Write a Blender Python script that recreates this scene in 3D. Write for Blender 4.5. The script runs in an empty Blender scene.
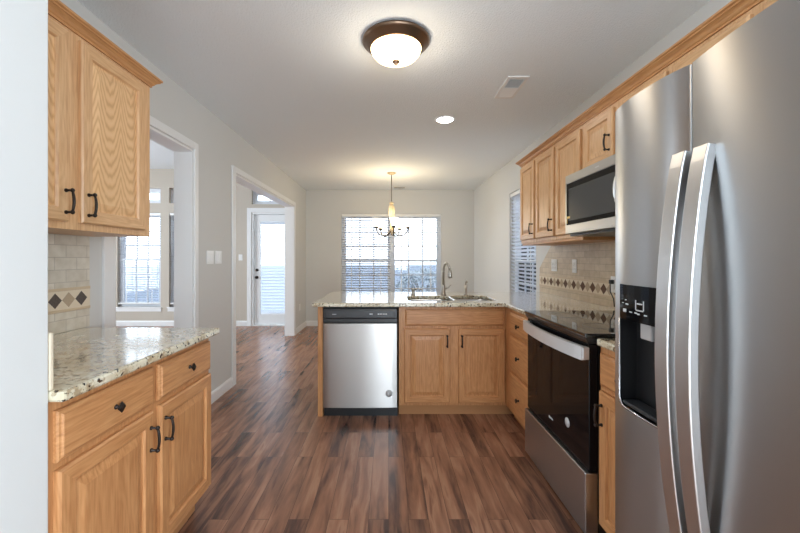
import bpy, bmesh, math, random
from mathutils import Vector, Matrix
random.seed(7)
PI = math.pi
S = bpy.context.scene
C = S.collection

# ------------------------------------------------------------------ camera, world, lights
cam_d = bpy.data.cameras.new('camera'); cam = bpy.data.objects.new('camera', cam_d); C.objects.link(cam)
cam.location = (0, 0, 1.28); cam.rotation_euler = (PI/2, 0, 0)
cam_d.sensor_width = 36; cam_d.lens = 375/800*36
cam_d.shift_x = 11.4/800; cam_d.shift_y = -8/800; cam_d.clip_start = 0.02
S.camera = cam
S.view_settings.view_transform = 'Standard'; S.view_settings.look = 'None'
S.view_settings.gamma = 1; S.view_settings.use_curve_mapping = False
S.view_settings.exposure = 0.56
S.cycles.use_denoising = True
S.cycles.max_bounces = 8; S.cycles.diffuse_bounces = 5; S.cycles.glossy_bounces = 4
S.cycles.transparent_max_bounces = 16; S.cycles.sample_clamp_indirect = 6
S.cycles.caustics_reflective = False; S.cycles.caustics_refractive = False

W = bpy.data.worlds.new('sky'); S.world = W; W.use_nodes = True
bg = W.node_tree.nodes['Background']
bg.inputs[0].default_value = (0.82, 0.91, 1.0, 1); bg.inputs[1].default_value = 3.4

def area(name, loc, rot, sx, sy, power, col=(1, 1, 1)):
    l = bpy.data.lights.new(name, 'AREA'); l.shape = 'RECTANGLE'; l.size = sx; l.size_y = sy
    l.energy = power; l.color = col
    o = bpy.data.objects.new(name, l); C.objects.link(o); o.location = loc; o.rotation_euler = rot
    return o
def point(name, loc, power, col, r=0.05):
    l = bpy.data.lights.new(name, 'POINT'); l.energy = power; l.color = col; l.shadow_soft_size = r
    o = bpy.data.objects.new(name, l); C.objects.link(o); o.location = loc
    return o
# daylight from the window behind the camera, plus two added side fill lamps; the windows in view are lit by the sky itself
DAY = (0.77, 0.89, 1.0)
area('rear_daylight', (0.55, -3.02, 1.35), (PI/2+0.35, 0, 0), 0.9, 2.1, 62, DAY)
area('rear_side_fill', (1.84, -1.5, 1.3), (PI/2+0.35, 0, PI/2), 1.9, 1.9, 80, DAY)  # unseen fill added to brighten the pantry wall and left cabinets
area('great_room_side_fill', (-6.78, 4.0, 1.5), (PI/2, 0, -PI/2), 2.4, 2.2, 110, DAY)  # unseen fill added to light the view through the doorways

# ------------------------------------------------------------------ material helpers
def new_mat(name):
    m = bpy.data.materials.new(name); m.use_nodes = True
    nt = m.node_tree; b = nt.nodes['Principled BSDF']
    return m, nt, b
def N(nt, typ, **kw):
    n = nt.nodes.new(typ)
    for k, v in kw.items():
        setattr(n, k, v)
    return n
def ramp(nt, stops, interp='LINEAR'):
    r = nt.nodes.new('ShaderNodeValToRGB'); r.color_ramp.interpolation = interp
    e = r.color_ramp.elements
    while len(e) < len(stops): e.new(0.5)
    for el, (p, c) in zip(e, stops):
        el.position = p; el.color = (*c, 1)
    return r
def srgb(r, g, b):
    f = lambda c: (c/255/12.92) if c/255 <= 0.04045 else ((c/255+0.055)/1.055)**2.4
    return (f(r), f(g), f(b))
def plain(name, col, rough=0.5, metal=0.0, emit=0.0, noise=0.0, scale=40, spec=None):
    m, nt, b = new_mat(name)
    b.inputs['Base Color'].default_value = (*col, 1)
    b.inputs['Roughness'].default_value = rough; b.inputs['Metallic'].default_value = metal
    if spec is not None: b.inputs['Specular IOR Level'].default_value = spec
    if emit:
        b.inputs['Emission Color'].default_value = (*col, 1); b.inputs['Emission Strength'].default_value = emit
    tc = N(nt, 'ShaderNodeTexCoord'); nz = N(nt, 'ShaderNodeTexNoise'); nz.inputs['Scale'].default_value = scale
    nt.links.new(tc.outputs['Object'], nz.inputs['Vector'])
    if noise:
        bp = N(nt, 'ShaderNodeBump'); bp.inputs['Strength'].default_value = noise; bp.inputs['Distance'].default_value = 0.01
        nt.links.new(nz.outputs['Fac'], bp.inputs['Height']); nt.links.new(bp.outputs[0], b.inputs['Normal'])
    else:
        mr = N(nt, 'ShaderNodeMapRange'); mr.inputs['To Min'].default_value = max(0, rough-0.04); mr.inputs['To Max'].default_value = min(1, rough+0.04)
        nt.links.new(nz.outputs['Fac'], mr.inputs['Value']); nt.links.new(mr.outputs[0], b.inputs['Roughness'])
    return m

def wood(name, axis, light, mid, dark, rough=0.36):
    """honey stained oak; the grain runs along local axis"""
    m, nt, b = new_mat(name); L = nt.links.new
    tc = N(nt, 'ShaderNodeTexCoord'); oi = N(nt, 'ShaderNodeObjectInfo')
    off = N(nt, 'ShaderNodeVectorMath', operation='SCALE'); cx = N(nt, 'ShaderNodeCombineXYZ')
    for i in range(3): L(oi.outputs['Random'], cx.inputs[i])
    L(cx.outputs[0], off.inputs[0]); off.inputs['Scale'].default_value = 7.3
    add = N(nt, 'ShaderNodeVectorMath', operation='ADD'); L(tc.outputs['Object'], add.inputs[0]); L(off.outputs[0], add.inputs[1])
    mp = N(nt, 'ShaderNodeMapping'); L(add.outputs[0], mp.inputs['Vector'])
    mp.inputs['Scale'].default_value = {'x': (0.06, 1, 1), 'y': (1, 0.06, 1), 'z': (1, 1, 0.06)}[axis]
    mp2 = N(nt, 'ShaderNodeMapping'); L(add.outputs[0], mp2.inputs['Vector'])
    mp2.inputs['Scale'].default_value = {'x': (.16, 1, 1), 'y': (1, .16, 1), 'z': (1, 1, .16)}[axis]
    fine = N(nt, 'ShaderNodeTexNoise'); fine.inputs['Scale'].default_value = 130; fine.inputs['Detail'].default_value = 3
    L(mp.outputs[0], fine.inputs['Vector'])
    big = N(nt, 'ShaderNodeTexNoise'); big.inputs['Scale'].default_value = 9; big.inputs['Detail'].default_value = 4
    big.inputs['Distortion'].default_value = 1.0
    L(mp2.outputs[0], big.inputs['Vector'])
    sn = N(nt, 'ShaderNodeMath', operation='MULTIPLY'); L(big.outputs['Fac'], sn.inputs[0]); sn.inputs[1].default_value = 60
    sn2 = N(nt, 'ShaderNodeMath', operation='SINE'); L(sn.outputs[0], sn2.inputs[0])
    ma = N(nt, 'ShaderNodeMath', operation='MULTIPLY_ADD'); L(sn2.outputs[0], ma.inputs[0]); ma.inputs[1].default_value = 0.07; ma.inputs[2].default_value = 0.0
    sm = N(nt, 'ShaderNodeMath', operation='ADD'); L(ma.outputs[0], sm.inputs[0]); L(fine.outputs['Fac'], sm.inputs[1])
    r = ramp(nt, [(0.22, dark), (0.5, mid), (0.8, light)]); L(sm.outputs[0], r.inputs['Fac'])
    L(r.outputs['Color'], b.inputs['Base Color'])
    b.inputs['Roughness'].default_value = rough; b.inputs['Specular IOR Level'].default_value = 0.42
    bp = N(nt, 'ShaderNodeBump'); bp.inputs['Strength'].default_value = 0.06; bp.inputs['Distance'].default_value = 0.003
    L(fine.outputs['Fac'], bp.inputs['Height']); L(bp.outputs[0], b.inputs['Normal'])
    return m

def stainless(name, col=(0.60, 0.60, 0.60), rough=0.24, axis='z', wav=0.02, aniso=0.0, rot=0.0):
    m, nt, b = new_mat(name); L = nt.links.new
    tc = N(nt, 'ShaderNodeTexCoord'); mp = N(nt, 'ShaderNodeMapping'); L(tc.outputs['Object'], mp.inputs['Vector'])
    mp.inputs['Scale'].default_value = {'z': (1, 1, .01), 'x': (.01, 1, 1), 'y': (1, .01, 1)}[axis]
    nz = N(nt, 'ShaderNodeTexNoise'); nz.inputs['Scale'].default_value = 500; L(mp.outputs[0], nz.inputs['Vector'])
    bp = N(nt, 'ShaderNodeBump'); bp.inputs['Strength'].default_value = wav; bp.inputs['Distance'].default_value = 0.002
    L(nz.outputs['Fac'], bp.inputs['Height']); L(bp.outputs[0], b.inputs['Normal'])
    b.inputs['Base Color'].default_value = (*col, 1); b.inputs['Metallic'].default_value = 1
    b.inputs['Roughness'].default_value = rough
    if aniso:
        b.inputs['Anisotropic'].default_value = aniso; b.inputs['Anisotropic Rotation'].default_value = rot
        tg = N(nt, 'ShaderNodeTangent', direction_type='RADIAL', axis='Z'); L(tg.outputs[0], b.inputs['Tangent'])
    return m

def granite_mat():
    m, nt, b = new_mat('granite'); L = nt.links.new
    tc = N(nt, 'ShaderNodeTexCoord')
    n1 = N(nt, 'ShaderNodeTexNoise'); n1.inputs['Scale'].default_value = 26; n1.inputs['Detail'].default_value = 4; n1.inputs['Roughness'].default_value = 0.62
    n2 = N(nt, 'ShaderNodeTexNoise'); n2.inputs['Scale'].default_value = 62; n2.inputs['Detail'].default_value = 3
    n3 = N(nt, 'ShaderNodeTexNoise'); n3.inputs['Scale'].default_value = 11; n3.inputs['Detail'].default_value = 4
    v = N(nt, 'ShaderNodeTexVoronoi'); v.inputs['Scale'].default_value = 75
    for n in (n1, n2, n3, v): L(tc.outputs['Object'], n.inputs['Vector'])
    base = ramp(nt, [(0.3, srgb(196, 178, 146)), (0.45, srgb(214, 205, 178)), (0.62, srgb(230, 224, 203)), (0.75, srgb(198, 182, 148))])
    L(n3.outputs['Fac'], base.inputs['Fac'])
    m1 = N(nt, 'ShaderNodeMix', data_type='RGBA'); r1 = ramp(nt, [(0.53, (0, 0, 0)), (0.60, (1, 1, 1))])
    L(n1.outputs['Fac'], r1.inputs['Fac']); L(r1.outputs['Color'], m1.inputs['Factor'])
    L(base.outputs['Color'], m1.inputs['A']); m1.inputs['B'].default_value = (*srgb(172, 154, 124), 1)
    m2 = N(nt, 'ShaderNodeMix', data_type='RGBA'); r2 = ramp(nt, [(0.58, (0, 0, 0)), (0.63, (1, 1, 1))])
    L(n2.outputs['Fac'], r2.inputs['Fac']); L(r2.outputs['Color'], m2.inputs['Factor'])
    L(m1.outputs['Result'], m2.inputs['A']); m2.inputs['B'].default_value = (*srgb(58, 52, 46), 1)
    m3 = N(nt, 'ShaderNodeMix', data_type='RGBA'); r3 = ramp(nt, [(0.10, (.8, .8, .8)), (0.2, (0, 0, 0))])
    L(v.outputs['Distance'], r3.inputs['Fac']); L(r3.outputs['Color'], m3.inputs['Factor'])
    L(m2.outputs['Result'], m3.inputs['A']); m3.inputs['B'].default_value = (*srgb(128, 116, 100), 1)
    L(m3.outputs['Result'], b.inputs['Base Color'])
    b.inputs['Roughness'].default_value = 0.14; b.inputs['Specular IOR Level'].default_value = 0.6; b.inputs['Coat Weight'].default_value = 1.0; b.inputs['Coat IOR'].default_value = 1.5; b.inputs['Coat Roughness'].default_value = 0.09
    return m

def floor_mat():
    m, nt, b = new_mat('wood_laminate'); L = nt.links.new
    tc = N(nt, 'ShaderNodeTexCoord'); sp = N(nt, 'ShaderNodeSeparateXYZ'); L(tc.outputs['Object'], sp.inputs[0])
    cb = N(nt, 'ShaderNodeCombineXYZ'); L(sp.outputs['Y'], cb.inputs['X']); L(sp.outputs['X'], cb.inputs['Y'])
    def brick(w, h, off, mort):
        br = N(nt, 'ShaderNodeTexBrick'); L(cb.outputs[0], br.inputs['Vector'])
        br.inputs['Color1'].default_value = (0, 0, 0, 1); br.inputs['Color2'].default_value = (1, 1, 1, 1)
        br.inputs['Mortar'].default_value = (0.4, 0.4, 0.4, 1); br.inputs['Scale'].default_value = 1
        br.inputs['Mortar Size'].default_value = mort; br.inputs['Brick Width'].default_value = w; br.inputs['Row Height'].default_value = h
        br.inputs['Bias'].default_value = 0; br.offset = off; br.inputs['Mortar Smooth'].default_value = 0.2
        return br
    br = brick(0.92, 0.098, 0.37, 0.0011)
    sep = N(nt, 'ShaderNodeSeparateColor'); L(br.outputs['Color'], sep.inputs[0])
    # noise stretched along the plank, shifted per plank
    ofs = N(nt, 'ShaderNodeMath', operation='MULTIPLY'); L(sep.outputs[0], ofs.inputs[0]); ofs.inputs[1].default_value = 37
    c2 = N(nt, 'ShaderNodeCombineXYZ'); L(sp.outputs['X'], c2.inputs['X']); L(sp.outputs['Y'], c2.inputs['Y']); L(ofs.outputs[0], c2.inputs['Z'])
    mp = N(nt, 'ShaderNodeMapping'); mp.inputs['Scale'].default_value = (1, 0.12, 1); L(c2.outputs[0], mp.inputs['Vector'])
    n1 = N(nt, 'ShaderNodeTexNoise'); n1.inputs['Scale'].default_value = 17; n1.inputs['Detail'].default_value = 4; n1.inputs['Distortion'].default_value = 0.5
    L(mp.outputs[0], n1.inputs['Vector'])
    n2 = N(nt, 'ShaderNodeTexNoise'); n2.inputs['Scale'].default_value = 90; n2.inputs['Detail'].default_value = 3
    L(mp.outputs[0], n2.inputs['Vector'])
    r = ramp(nt, [(0.25, srgb(74, 52, 45)), (0.34, srgb(100, 70, 57)), (0.43, srgb(131, 92, 72)), (0.54, srgb(149, 106, 83)), (0.66, srgb(168, 124, 98)), (0.78, srgb(124, 85, 67))])
    tone = N(nt, 'ShaderNodeMath', operation='MULTIPLY_ADD'); L(sep.outputs[0], tone.inputs[0]); tone.inputs[1].default_value = 0.24; tone.inputs[2].default_value = -0.12
    sm = N(nt, 'ShaderNodeMath', operation='ADD'); L(n1.outputs['Fac'], sm.inputs[0]); L(tone.outputs[0], sm.inputs[1])
    f2 = N(nt, 'ShaderNodeMath', operation='MULTIPLY_ADD'); L(n2.outputs['Fac'], f2.inputs[0]); f2.inputs[1].default_value = 0.16; f2.inputs[2].default_value = -0.08
    sm2 = N(nt, 'ShaderNodeMath', operation='ADD'); L(sm.outputs[0], sm2.inputs[0]); L(f2.outputs[0], sm2.inputs[1])
    L(sm2.outputs[0], r.inputs['Fac'])
    mx = N(nt, 'ShaderNodeMix', data_type='RGBA'); L(br.outputs['Fac'], mx.inputs['Factor']); L(r.outputs['Color'], mx.inputs['A'])
    mx.inputs['B'].default_value = (*srgb(70, 50, 42), 1)
    L(mx.outputs['Result'], b.inputs['Base Color'])
    b.inputs['Roughness'].default_value = 0.27; b.inputs['Specular IOR Level'].default_value = 0.5
    bp = N(nt, 'ShaderNodeBump'); bp.inputs['Strength'].default_value = 0.05; bp.inputs['Distance'].default_value = 0.004
    L(n2.outputs['Fac'], bp.inputs['Height']); L(bp.outputs[0], b.inputs['Normal'])
    return m

def tile_mat(name, w, h, c1, c2, grout):
    m, nt, b = new_mat(name); L = nt.links.new
    tc = N(nt, 'ShaderNodeTexCoord'); sp = N(nt, 'ShaderNodeSeparateXYZ'); L(tc.outputs['Object'], sp.inputs[0])
    cb = N(nt, 'ShaderNodeCombineXYZ'); L(sp.outputs['X'], cb.inputs['X']); L(sp.outputs['Z'], cb.inputs['Y'])
    br = N(nt, 'ShaderNodeTexBrick'); L(cb.outputs[0], br.inputs['Vector'])
    br.inputs['Color1'].default_value = (*c1, 1); br.inputs['Color2'].default_value = (*c2, 1); br.inputs['Mortar'].default_value = (*grout, 1)
    br.inputs['Scale'].default_value = 1; br.inputs['Mortar Size'].default_value = 0.002; br.inputs['Brick Width'].default_value = w
    br.inputs['Row Height'].default_value = h; br.inputs['Mortar Smooth'].default_value = 0.1
    nz = N(nt, 'ShaderNodeTexNoise'); nz.inputs['Scale'].default_value = 22; nz.inputs['Detail'].default_value = 5; L(tc.outputs['Object'], nz.inputs['Vector'])
    mx = N(nt, 'ShaderNodeMix', data_type='RGBA', blend_type='MULTIPLY'); r = ramp(nt, [(0.3, (.86, .84, .80)), (0.65, (1, 1, 1))])
    L(nz.outputs['Fac'], r.inputs['Fac']); mx.inputs['Factor'].default_value = 1
    L(br.outputs['Color'], mx.inputs['A']); L(r.outputs['Color'], mx.inputs['B']); L(mx.outputs['Result'], b.inputs['Base Color'])
    b.inputs['Roughness'].default_value = 0.4
    bp = N(nt, 'ShaderNodeBump'); bp.invert = True; bp.inputs['Strength'].default_value = 0.3; bp.inputs['Distance'].default_value = 0.003
    L(br.outputs['Fac'], bp.inputs['Height']); L(bp.outputs[0], b.inputs['Normal'])
    return m

def glass_mat():
    m, nt, b = new_mat('window_glass'); L = nt.links.new
    out = nt.nodes['Material Output']; t = N(nt, 'ShaderNodeBsdfTransparent'); g = N(nt, 'ShaderNodeBsdfGlossy'); g.inputs['Roughness'].default_value = 0.02
    t.inputs[0].default_value = (0.96, 0.98, 1, 1)
    fr = N(nt, 'ShaderNodeFresnel'); fr.inputs['IOR'].default_value = 1.45; mx = N(nt, 'ShaderNodeMixShader')
    L(fr.outputs[0], mx.inputs[0]); L(t.outputs[0], mx.inputs[1]); L(g.outputs[0], mx.inputs[2]); L(mx.outputs[0], out.inputs['Surface'])
    return m
def screen_mat():
    m, nt, b = new_mat('insect_screen_mesh'); L = nt.links.new
    out = nt.nodes['Material Output']; t = N(nt, 'ShaderNodeBsdfTransparent'); d = N(nt, 'ShaderNodeBsdfDiffuse')
    t.inputs[0].default_value = (0.93, 0.96, 1, 1); d.inputs[0].default_value = (*srgb(84, 94, 112), 1); mx = N(nt, 'ShaderNodeMixShader'); mx.inputs[0].default_value = 0.5
    L(t.outputs[0], mx.inputs[1]); L(d.outputs[0], mx.inputs[2]); L(mx.outputs[0], out.inputs['Surface'])
    return m
def blind_mat():
    m, nt, b = new_mat('blind_slat'); L = nt.links.new
    out = nt.nodes['Material Output']; d = N(nt, 'ShaderNodeBsdfDiffuse'); t = N(nt, 'ShaderNodeBsdfTranslucent'); mx = N(nt, 'ShaderNodeMixShader'); mx.inputs[0].default_value = 0.45
    d.inputs[0].default_value = (0.82, 0.84, 0.87, 1); t.inputs[0].default_value = (0.92, 0.95, 1.0, 1)
    L(d.outputs[0], mx.inputs[1]); L(t.outputs[0], mx.inputs[2]); L(mx.outputs[0], out.inputs['Surface'])
    return m

oak_l, oak_m, oak_d = srgb(226, 186, 140), srgb(212, 168, 122), srgb(194, 146, 101)
WZ = wood('oak_vertical', 'z', oak_l, oak_m, oak_d)
TOE = plain('toe_kick_wood', srgb(176, 128, 88), 0.8, spec=0.1)
WX = wood('oak_horizontal', 'x', oak_l, oak_m, oak_d)
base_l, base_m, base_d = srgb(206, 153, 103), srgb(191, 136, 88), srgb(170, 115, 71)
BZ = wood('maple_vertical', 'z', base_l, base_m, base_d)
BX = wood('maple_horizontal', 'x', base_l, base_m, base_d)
def cathedral():
    m, nt, b = new_mat('oak_cathedral'); L = nt.links.new
    tc = N(nt, 'ShaderNodeTexCoord'); sp = N(nt, 'ShaderNodeSeparateXYZ'); L(tc.outputs['Object'], sp.inputs[0])
    pp = N(nt, 'ShaderNodeMath', operation='PINGPONG'); L(sp.outputs['X'], pp.inputs[0]); pp.inputs[1].default_value = 0.067
    sc = N(nt, 'ShaderNodeMath', operation='MULTIPLY_ADD'); L(sp.outputs['Z'], sc.inputs[0]); sc.inputs[1].default_value = -0.30; sc.inputs[2].default_value = 0.80
    px = N(nt, 'ShaderNodeMath', operation='MULTIPLY'); L(pp.outputs[0], px.inputs[0]); px.inputs[1].default_value = 2.2
    cb = N(nt, 'ShaderNodeCombineXYZ'); L(px.outputs[0], cb.inputs['X']); L(sc.outputs[0], cb.inputs['Y'])
    wv = N(nt, 'ShaderNodeTexWave', wave_type='RINGS', rings_direction='Z'); wv.inputs['Scale'].default_value = 20; wv.inputs['Distortion'].default_value = 2.5
    wv.inputs['Detail'].default_value = 2; wv.inputs['Detail Scale'].default_value = 1.5; L(cb.outputs[0], wv.inputs['Vector'])
    r = ramp(nt, [(0.0, srgb(230, 189, 140)), (0.6, srgb(224, 180, 130)), (1.0, srgb(208, 161, 112))]); L(wv.outputs['Fac'], r.inputs['Fac'])
    L(r.outputs['Color'], b.inputs['Base Color']); b.inputs['Roughness'].default_value = 0.36; b.inputs['Specular IOR Level'].default_value = 0.42
    return m
WCATH = cathedral()
WCR = wood('oak_molding', 'y', srgb(210, 158, 106), srgb(196, 144, 94), srgb(180, 126, 80))
SS = stainless('brushed_stainless', (0.46, 0.445, 0.425), 0.33, 'z', 0.0, 0.75, 0.25); SSF = stainless('fridge_stainless', (0.47, 0.475, 0.48), 0.36, 'z', 0.0, 0.75, 0.25)
SSX = stainless('stainless_horizontal', (0.50, 0.50, 0.50), 0.32, 'x'); SSH = stainless('handle_stainless', (0.68, 0.68, 0.68), 0.36, 'z'); SSO = plain('oven_handle_metal', (0.70, 0.70, 0.70), 0.45, 0.75)
CHROME = plain('chrome', (0.75, 0.75, 0.76), 0.12, 1)
NICKEL = plain('brushed_nickel', srgb(176, 172, 164), 0.3, 1)
GRAN = granite_mat(); FLOOR = floor_mat()
TILE_L = tile_mat('travertine_subway', 0.125, 0.060, srgb(228, 222, 208), srgb(214, 206, 190), srgb(196, 188, 174))
TILE_R = tile_mat('travertine_subway_warm', 0.152, 0.052, srgb(214, 196, 168), srgb(196, 176, 146), srgb(178, 160, 134))
WALL = plain('wall_paint', srgb(212, 212, 209), 0.75, noise=0.03, scale=180)
WALLG = plain('great_room_paint', srgb(196, 187, 174), 0.75, noise=0.03, scale=180)
CEIL = plain('ceiling_paint', srgb(240, 246, 249), 0.9, noise=0.5, scale=110)
TRIMW = plain('white_trim_paint', srgb(236, 237, 237), 0.4)
WHITE = plain('white_plastic', srgb(240, 240, 238), 0.35)
VINYL = plain('white_vinyl', srgb(232, 236, 242), 0.4)
BLACK = plain('black_plastic', (0.012, 0.012, 0.013), 0.3)
BGLASS = plain('black_glass', (0.005, 0.005, 0.006), 0.05, spec=0.14)
CTOP = plain('ceramic_cooktop_glass', (0.008, 0.008, 0.009), 0.03, spec=0.9)
DGREY = plain('dark_grey_plastic', (0.03, 0.032, 0.035), 0.3)
BRONZE = plain('oil_rubbed_bronze', srgb(46, 38, 33), 0.35, 0.6)
PAN = plain('brushed_bronze', srgb(120, 98, 80), 0.3, 0.85)
BRASS = plain('antique_brass', srgb(196, 176, 142), 0.4, 0.4)
GUN = plain('aged_pewter', srgb(62, 57, 51), 0.45, 0.3)
GREY = plain('fridge_side_grey', srgb(110, 112, 114), 0.45)
MARK = plain('pale_print', srgb(205, 208, 210), 0.5)
BADGE = plain('badge_grey', srgb(188, 188, 188), 0.5)
YELLOW = plain('yellow_mark', srgb(228, 190, 96), 0.5)
DIAD = plain('dark_slate_inset', srgb(82, 72, 66), 0.45, noise=0.3, scale=120)
DIAB = plain('brown_marble_inset', srgb(98, 68, 48), 0.7, noise=0.2, scale=120)
DIAL = plain('pale_marble_inset', srgb(180, 160, 134), 0.6, noise=0.2, scale=120)
BAND = plain('band_stone', srgb(222, 208, 184), 0.45, noise=0.1, scale=80)
BANDL = plain('liner_stone', srgb(206, 186, 156), 0.45, noise=0.1, scale=80)
GLASS = glass_mat(); SCREEN = screen_mat(); SLAT = blind_mat()
LAMPG = plain('lit_frosted_glass', (1.0, 0.70, 0.36), 0.4, emit=5.5)
LAMPC = plain('lit_shade_glass', (1.0, 0.84, 0.60), 0.4, emit=2.2)
LAMPR = plain('lit_lens', (1.0, 0.97, 0.92), 0.4, emit=45.0)
ICE = plain('pale_candle_glass', srgb(226, 208, 170), 0.3)
VENTD = plain('vent_shadow_grey', srgb(120, 120, 122), 0.6)
LAWN = plain('winter_lawn', srgb(128, 136, 148), 0.95, noise=0.3, scale=9)
SIDING = plain('pale_siding', srgb(196, 204, 214), 0.8, noise=0.05, scale=3)
ROOF = plain('roof_shingle', srgb(150, 150, 156), 0.9, noise=0.3, scale=20)
LEAF = plain('grey_green_leaf', srgb(176, 182, 184), 0.8)
BARK = plain('bark', srgb(120, 110, 100), 0.9, noise=0.3, scale=30)

# ------------------------------------------------------------------ mesh builder
class MB:
    def __init__(s, mats=None):
        s.bm = bmesh.new(); s.mats = mats or []; s.mi = 0
    def _f(s, vs):
        try:
            f = s.bm.faces.new(vs); f.material_index = s.mi; return f
        except ValueError: return None
    def box(s, x0, x1, y0, y1, z0, z1, bev=0.0, seg=2):
        x0, x1 = min(x0, x1), max(x0, x1); y0, y1 = min(y0, y1), max(y0, y1); z0, z1 = min(z0, z1), max(z0, z1)
        v = [s.bm.verts.new(p) for p in ((x0,y0,z0),(x1,y0,z0),(x1,y1,z0),(x0,y1,z0),(x0,y0,z1),(x1,y0,z1),(x1,y1,z1),(x0,y1,z1))]
        fs = [s._f([v[i] for i in q]) for q in ((0,3,2,1),(4,5,6,7),(0,1,5,4),(1,2,6,5),(2,3,7,6),(3,0,4,7))]
        if bev:
            es = list({e for f in fs for e in f.edges})
            r = bmesh.ops.bevel(s.bm, geom=es, offset=bev, segments=seg, affect='EDGES', profile=0.5)
            for f in r['faces']: f.material_index = s.mi
        return s
    def prism(s, pts, axis, a0, a1):
        """extrude a 2D outline along axis; pts in the two other axes, in xyz order"""
        def P(p, a):
            return {'x': (a, p[0], p[1]), 'y': (p[0], a, p[1]), 'z': (p[0], p[1], a)}[axis]
        A = [s.bm.verts.new(P(p, a0)) for p in pts]; B = [s.bm.verts.new(P(p, a1)) for p in pts]
        n = len(pts); fs = [s._f(A), s._f(B[::-1])]
        for i in range(n): fs.append(s._f([A[i], B[i], B[(i+1) % n], A[(i+1) % n]]))
        bmesh.ops.recalc_face_normals(s.bm, faces=[f for f in fs if f])
        return s
    def lathe(s, prof, c, n=32, axis='z', smooth=True, cap=True):
        """prof: (radius, height) list, revolved round an axis through c"""
        rings = []
        for r, h in prof:
            ring = []
            for k in range(n):
                a = 2*PI*k/n
                p = {'z': (r*math.cos(a), r*math.sin(a), h), 'y': (r*math.cos(a), h, r*math.sin(a)), 'x': (h, r*math.cos(a), r*math.sin(a))}[axis]
                ring.append(s.bm.verts.new((c[0]+p[0], c[1]+p[1], c[2]+p[2])))
            rings.append(ring)
        fs = []
        for a, b in zip(rings, rings[1:]):
            for k in range(n): fs.append(s._f([a[k], a[(k+1) % n], b[(k+1) % n], b[k]]))
        if cap:
            if prof[0][0] > 1e-5: fs.append(s._f(rings[0][::-1]))
            if prof[-1][0] > 1e-5: fs.append(s._f(rings[-1]))
        fs = [f for f in fs if f]
        for f in fs: f.smooth = smooth
        bmesh.ops.recalc_face_normals(s.bm, faces=fs)
        return s
    def tube(s, pts, rad, n=10, smooth=True, sq=None):
        """round (or w x h rectangular, sq=(w,h,up)) section swept along pts"""
        pts = [Vector(p) for p in pts]; rings = []
        up0 = Vector((0.0123, 0.0371, 1)).normalized()
        if sq: up0 = Vector(sq[2]).normalized()
        for i, p in enumerate(pts):
            t = (pts[min(i+1, len(pts)-1)]-pts[max(i-1, 0)]).normalized()
            if not sq and abs(t.dot(up0)) > 0.97: up = Vector((1, 0.02, 0))
            else: up = up0
            side = t.cross(up).normalized(); nor = side.cross(t).normalized()
            r = rad[i] if isinstance(rad, (list, tuple)) else rad
            if sq:
                w, h = sq[0]/2, sq[1]/2
                ring = [p+side*a+nor*b for a, b in ((-w, -h), (w, -h), (w, h), (-w, h))]
            else:
                ring = [p+side*(r*math.cos(2*PI*k/n))+nor*(r*math.sin(2*PI*k/n)) for k in range(n)]
            rings.append([s.bm.verts.new(q) for q in ring])
        m = len(rings[0]); fs = []
        for a, b in zip(rings, rings[1:]):
            for k in range(m): fs.append(s._f([a[k], a[(k+1) % m], b[(k+1) % m], b[k]]))
        fs.append(s._f(rings[0][::-1])); fs.append(s._f(rings[-1]))
        fs = [f for f in fs if f]
        if smooth and not sq:
            for f in fs[:-2]: f.smooth = True
        bmesh.ops.recalc_face_normals(s.bm, faces=fs)
        return s
    def cyl(s, p0, p1, r, n=20):
        return s.tube([p0, p1], r, n)
    def loops(s, x0, x1, z0, z1, prof, close=True, side_mats=False, y0=0.0):
        """nested rectangles facing -Y; prof is (inset, outward depth)"""
        R = []
        for ins, d in prof:
            R.append([s.bm.verts.new(p) for p in ((x0+ins, y0-d, z0+ins), (x1-ins, y0-d, z0+ins), (x1-ins, y0-d, z1-ins), (x0+ins, y0-d, z1-ins))])
        for a, b in zip(R, R[1:]):
            for k in range(4):
                if side_mats: s.mi = 1 if k in (0, 2) else 0
                s._f([a[k], a[(k+1) % 4], b[(k+1) % 4], b[k]])
        s.mi = 0
        if close: s._f(R[-1])
        return s
    def obj(s, name, mat, parent=None, loc=None, bevel=None, world=True):
        me = bpy.data.meshes.new(name)
        if loc is not None:
            bmesh.ops.translate(s.bm, verts=s.bm.verts, vec=-Vector(loc))
        s.bm.to_mesh(me); s.bm.free()
        for mm in (mat if isinstance(mat, (list, tuple)) else [mat]): me.materials.append(mm)
        o = bpy.data.objects.new(name, me); C.objects.link(o)
        if loc is not None: o.location = loc
        if parent is not None: o.parent = parent
        if bevel:
            b = o.modifiers.new('bevel', 'BEVEL'); b.width = bevel; b.segments = 2; b.limit_method = 'ANGLE'; b.angle_limit = math.radians(40)
        return o

def thing(name, label, cat, loc=(0, 0, 0), rz=0.0, group=None):
    o = bpy.data.objects.new(name, None); C.objects.link(o); o.empty_display_size = 0.1
    o.location = loc; o.rotation_euler = (0, 0, rz); o['label'] = label; o['category'] = cat
    if group: o['group'] = group
    return o
def tag(o, label, cat, group=None):
    o['label'] = label; o['category'] = cat
    if group: o['group'] = group
    return o
def struct(o):
    o['kind'] = 'structure'; return o

# ------------------------------------------------------------------ setting: constants
XL, XR = -1.57, 1.62          # side walls of the kitchen (faces)
YB = 7.12                     # back wall face
H, HG = 2.58, 2.98            # kitchen and great room ceilings
TH = 0.14

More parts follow.
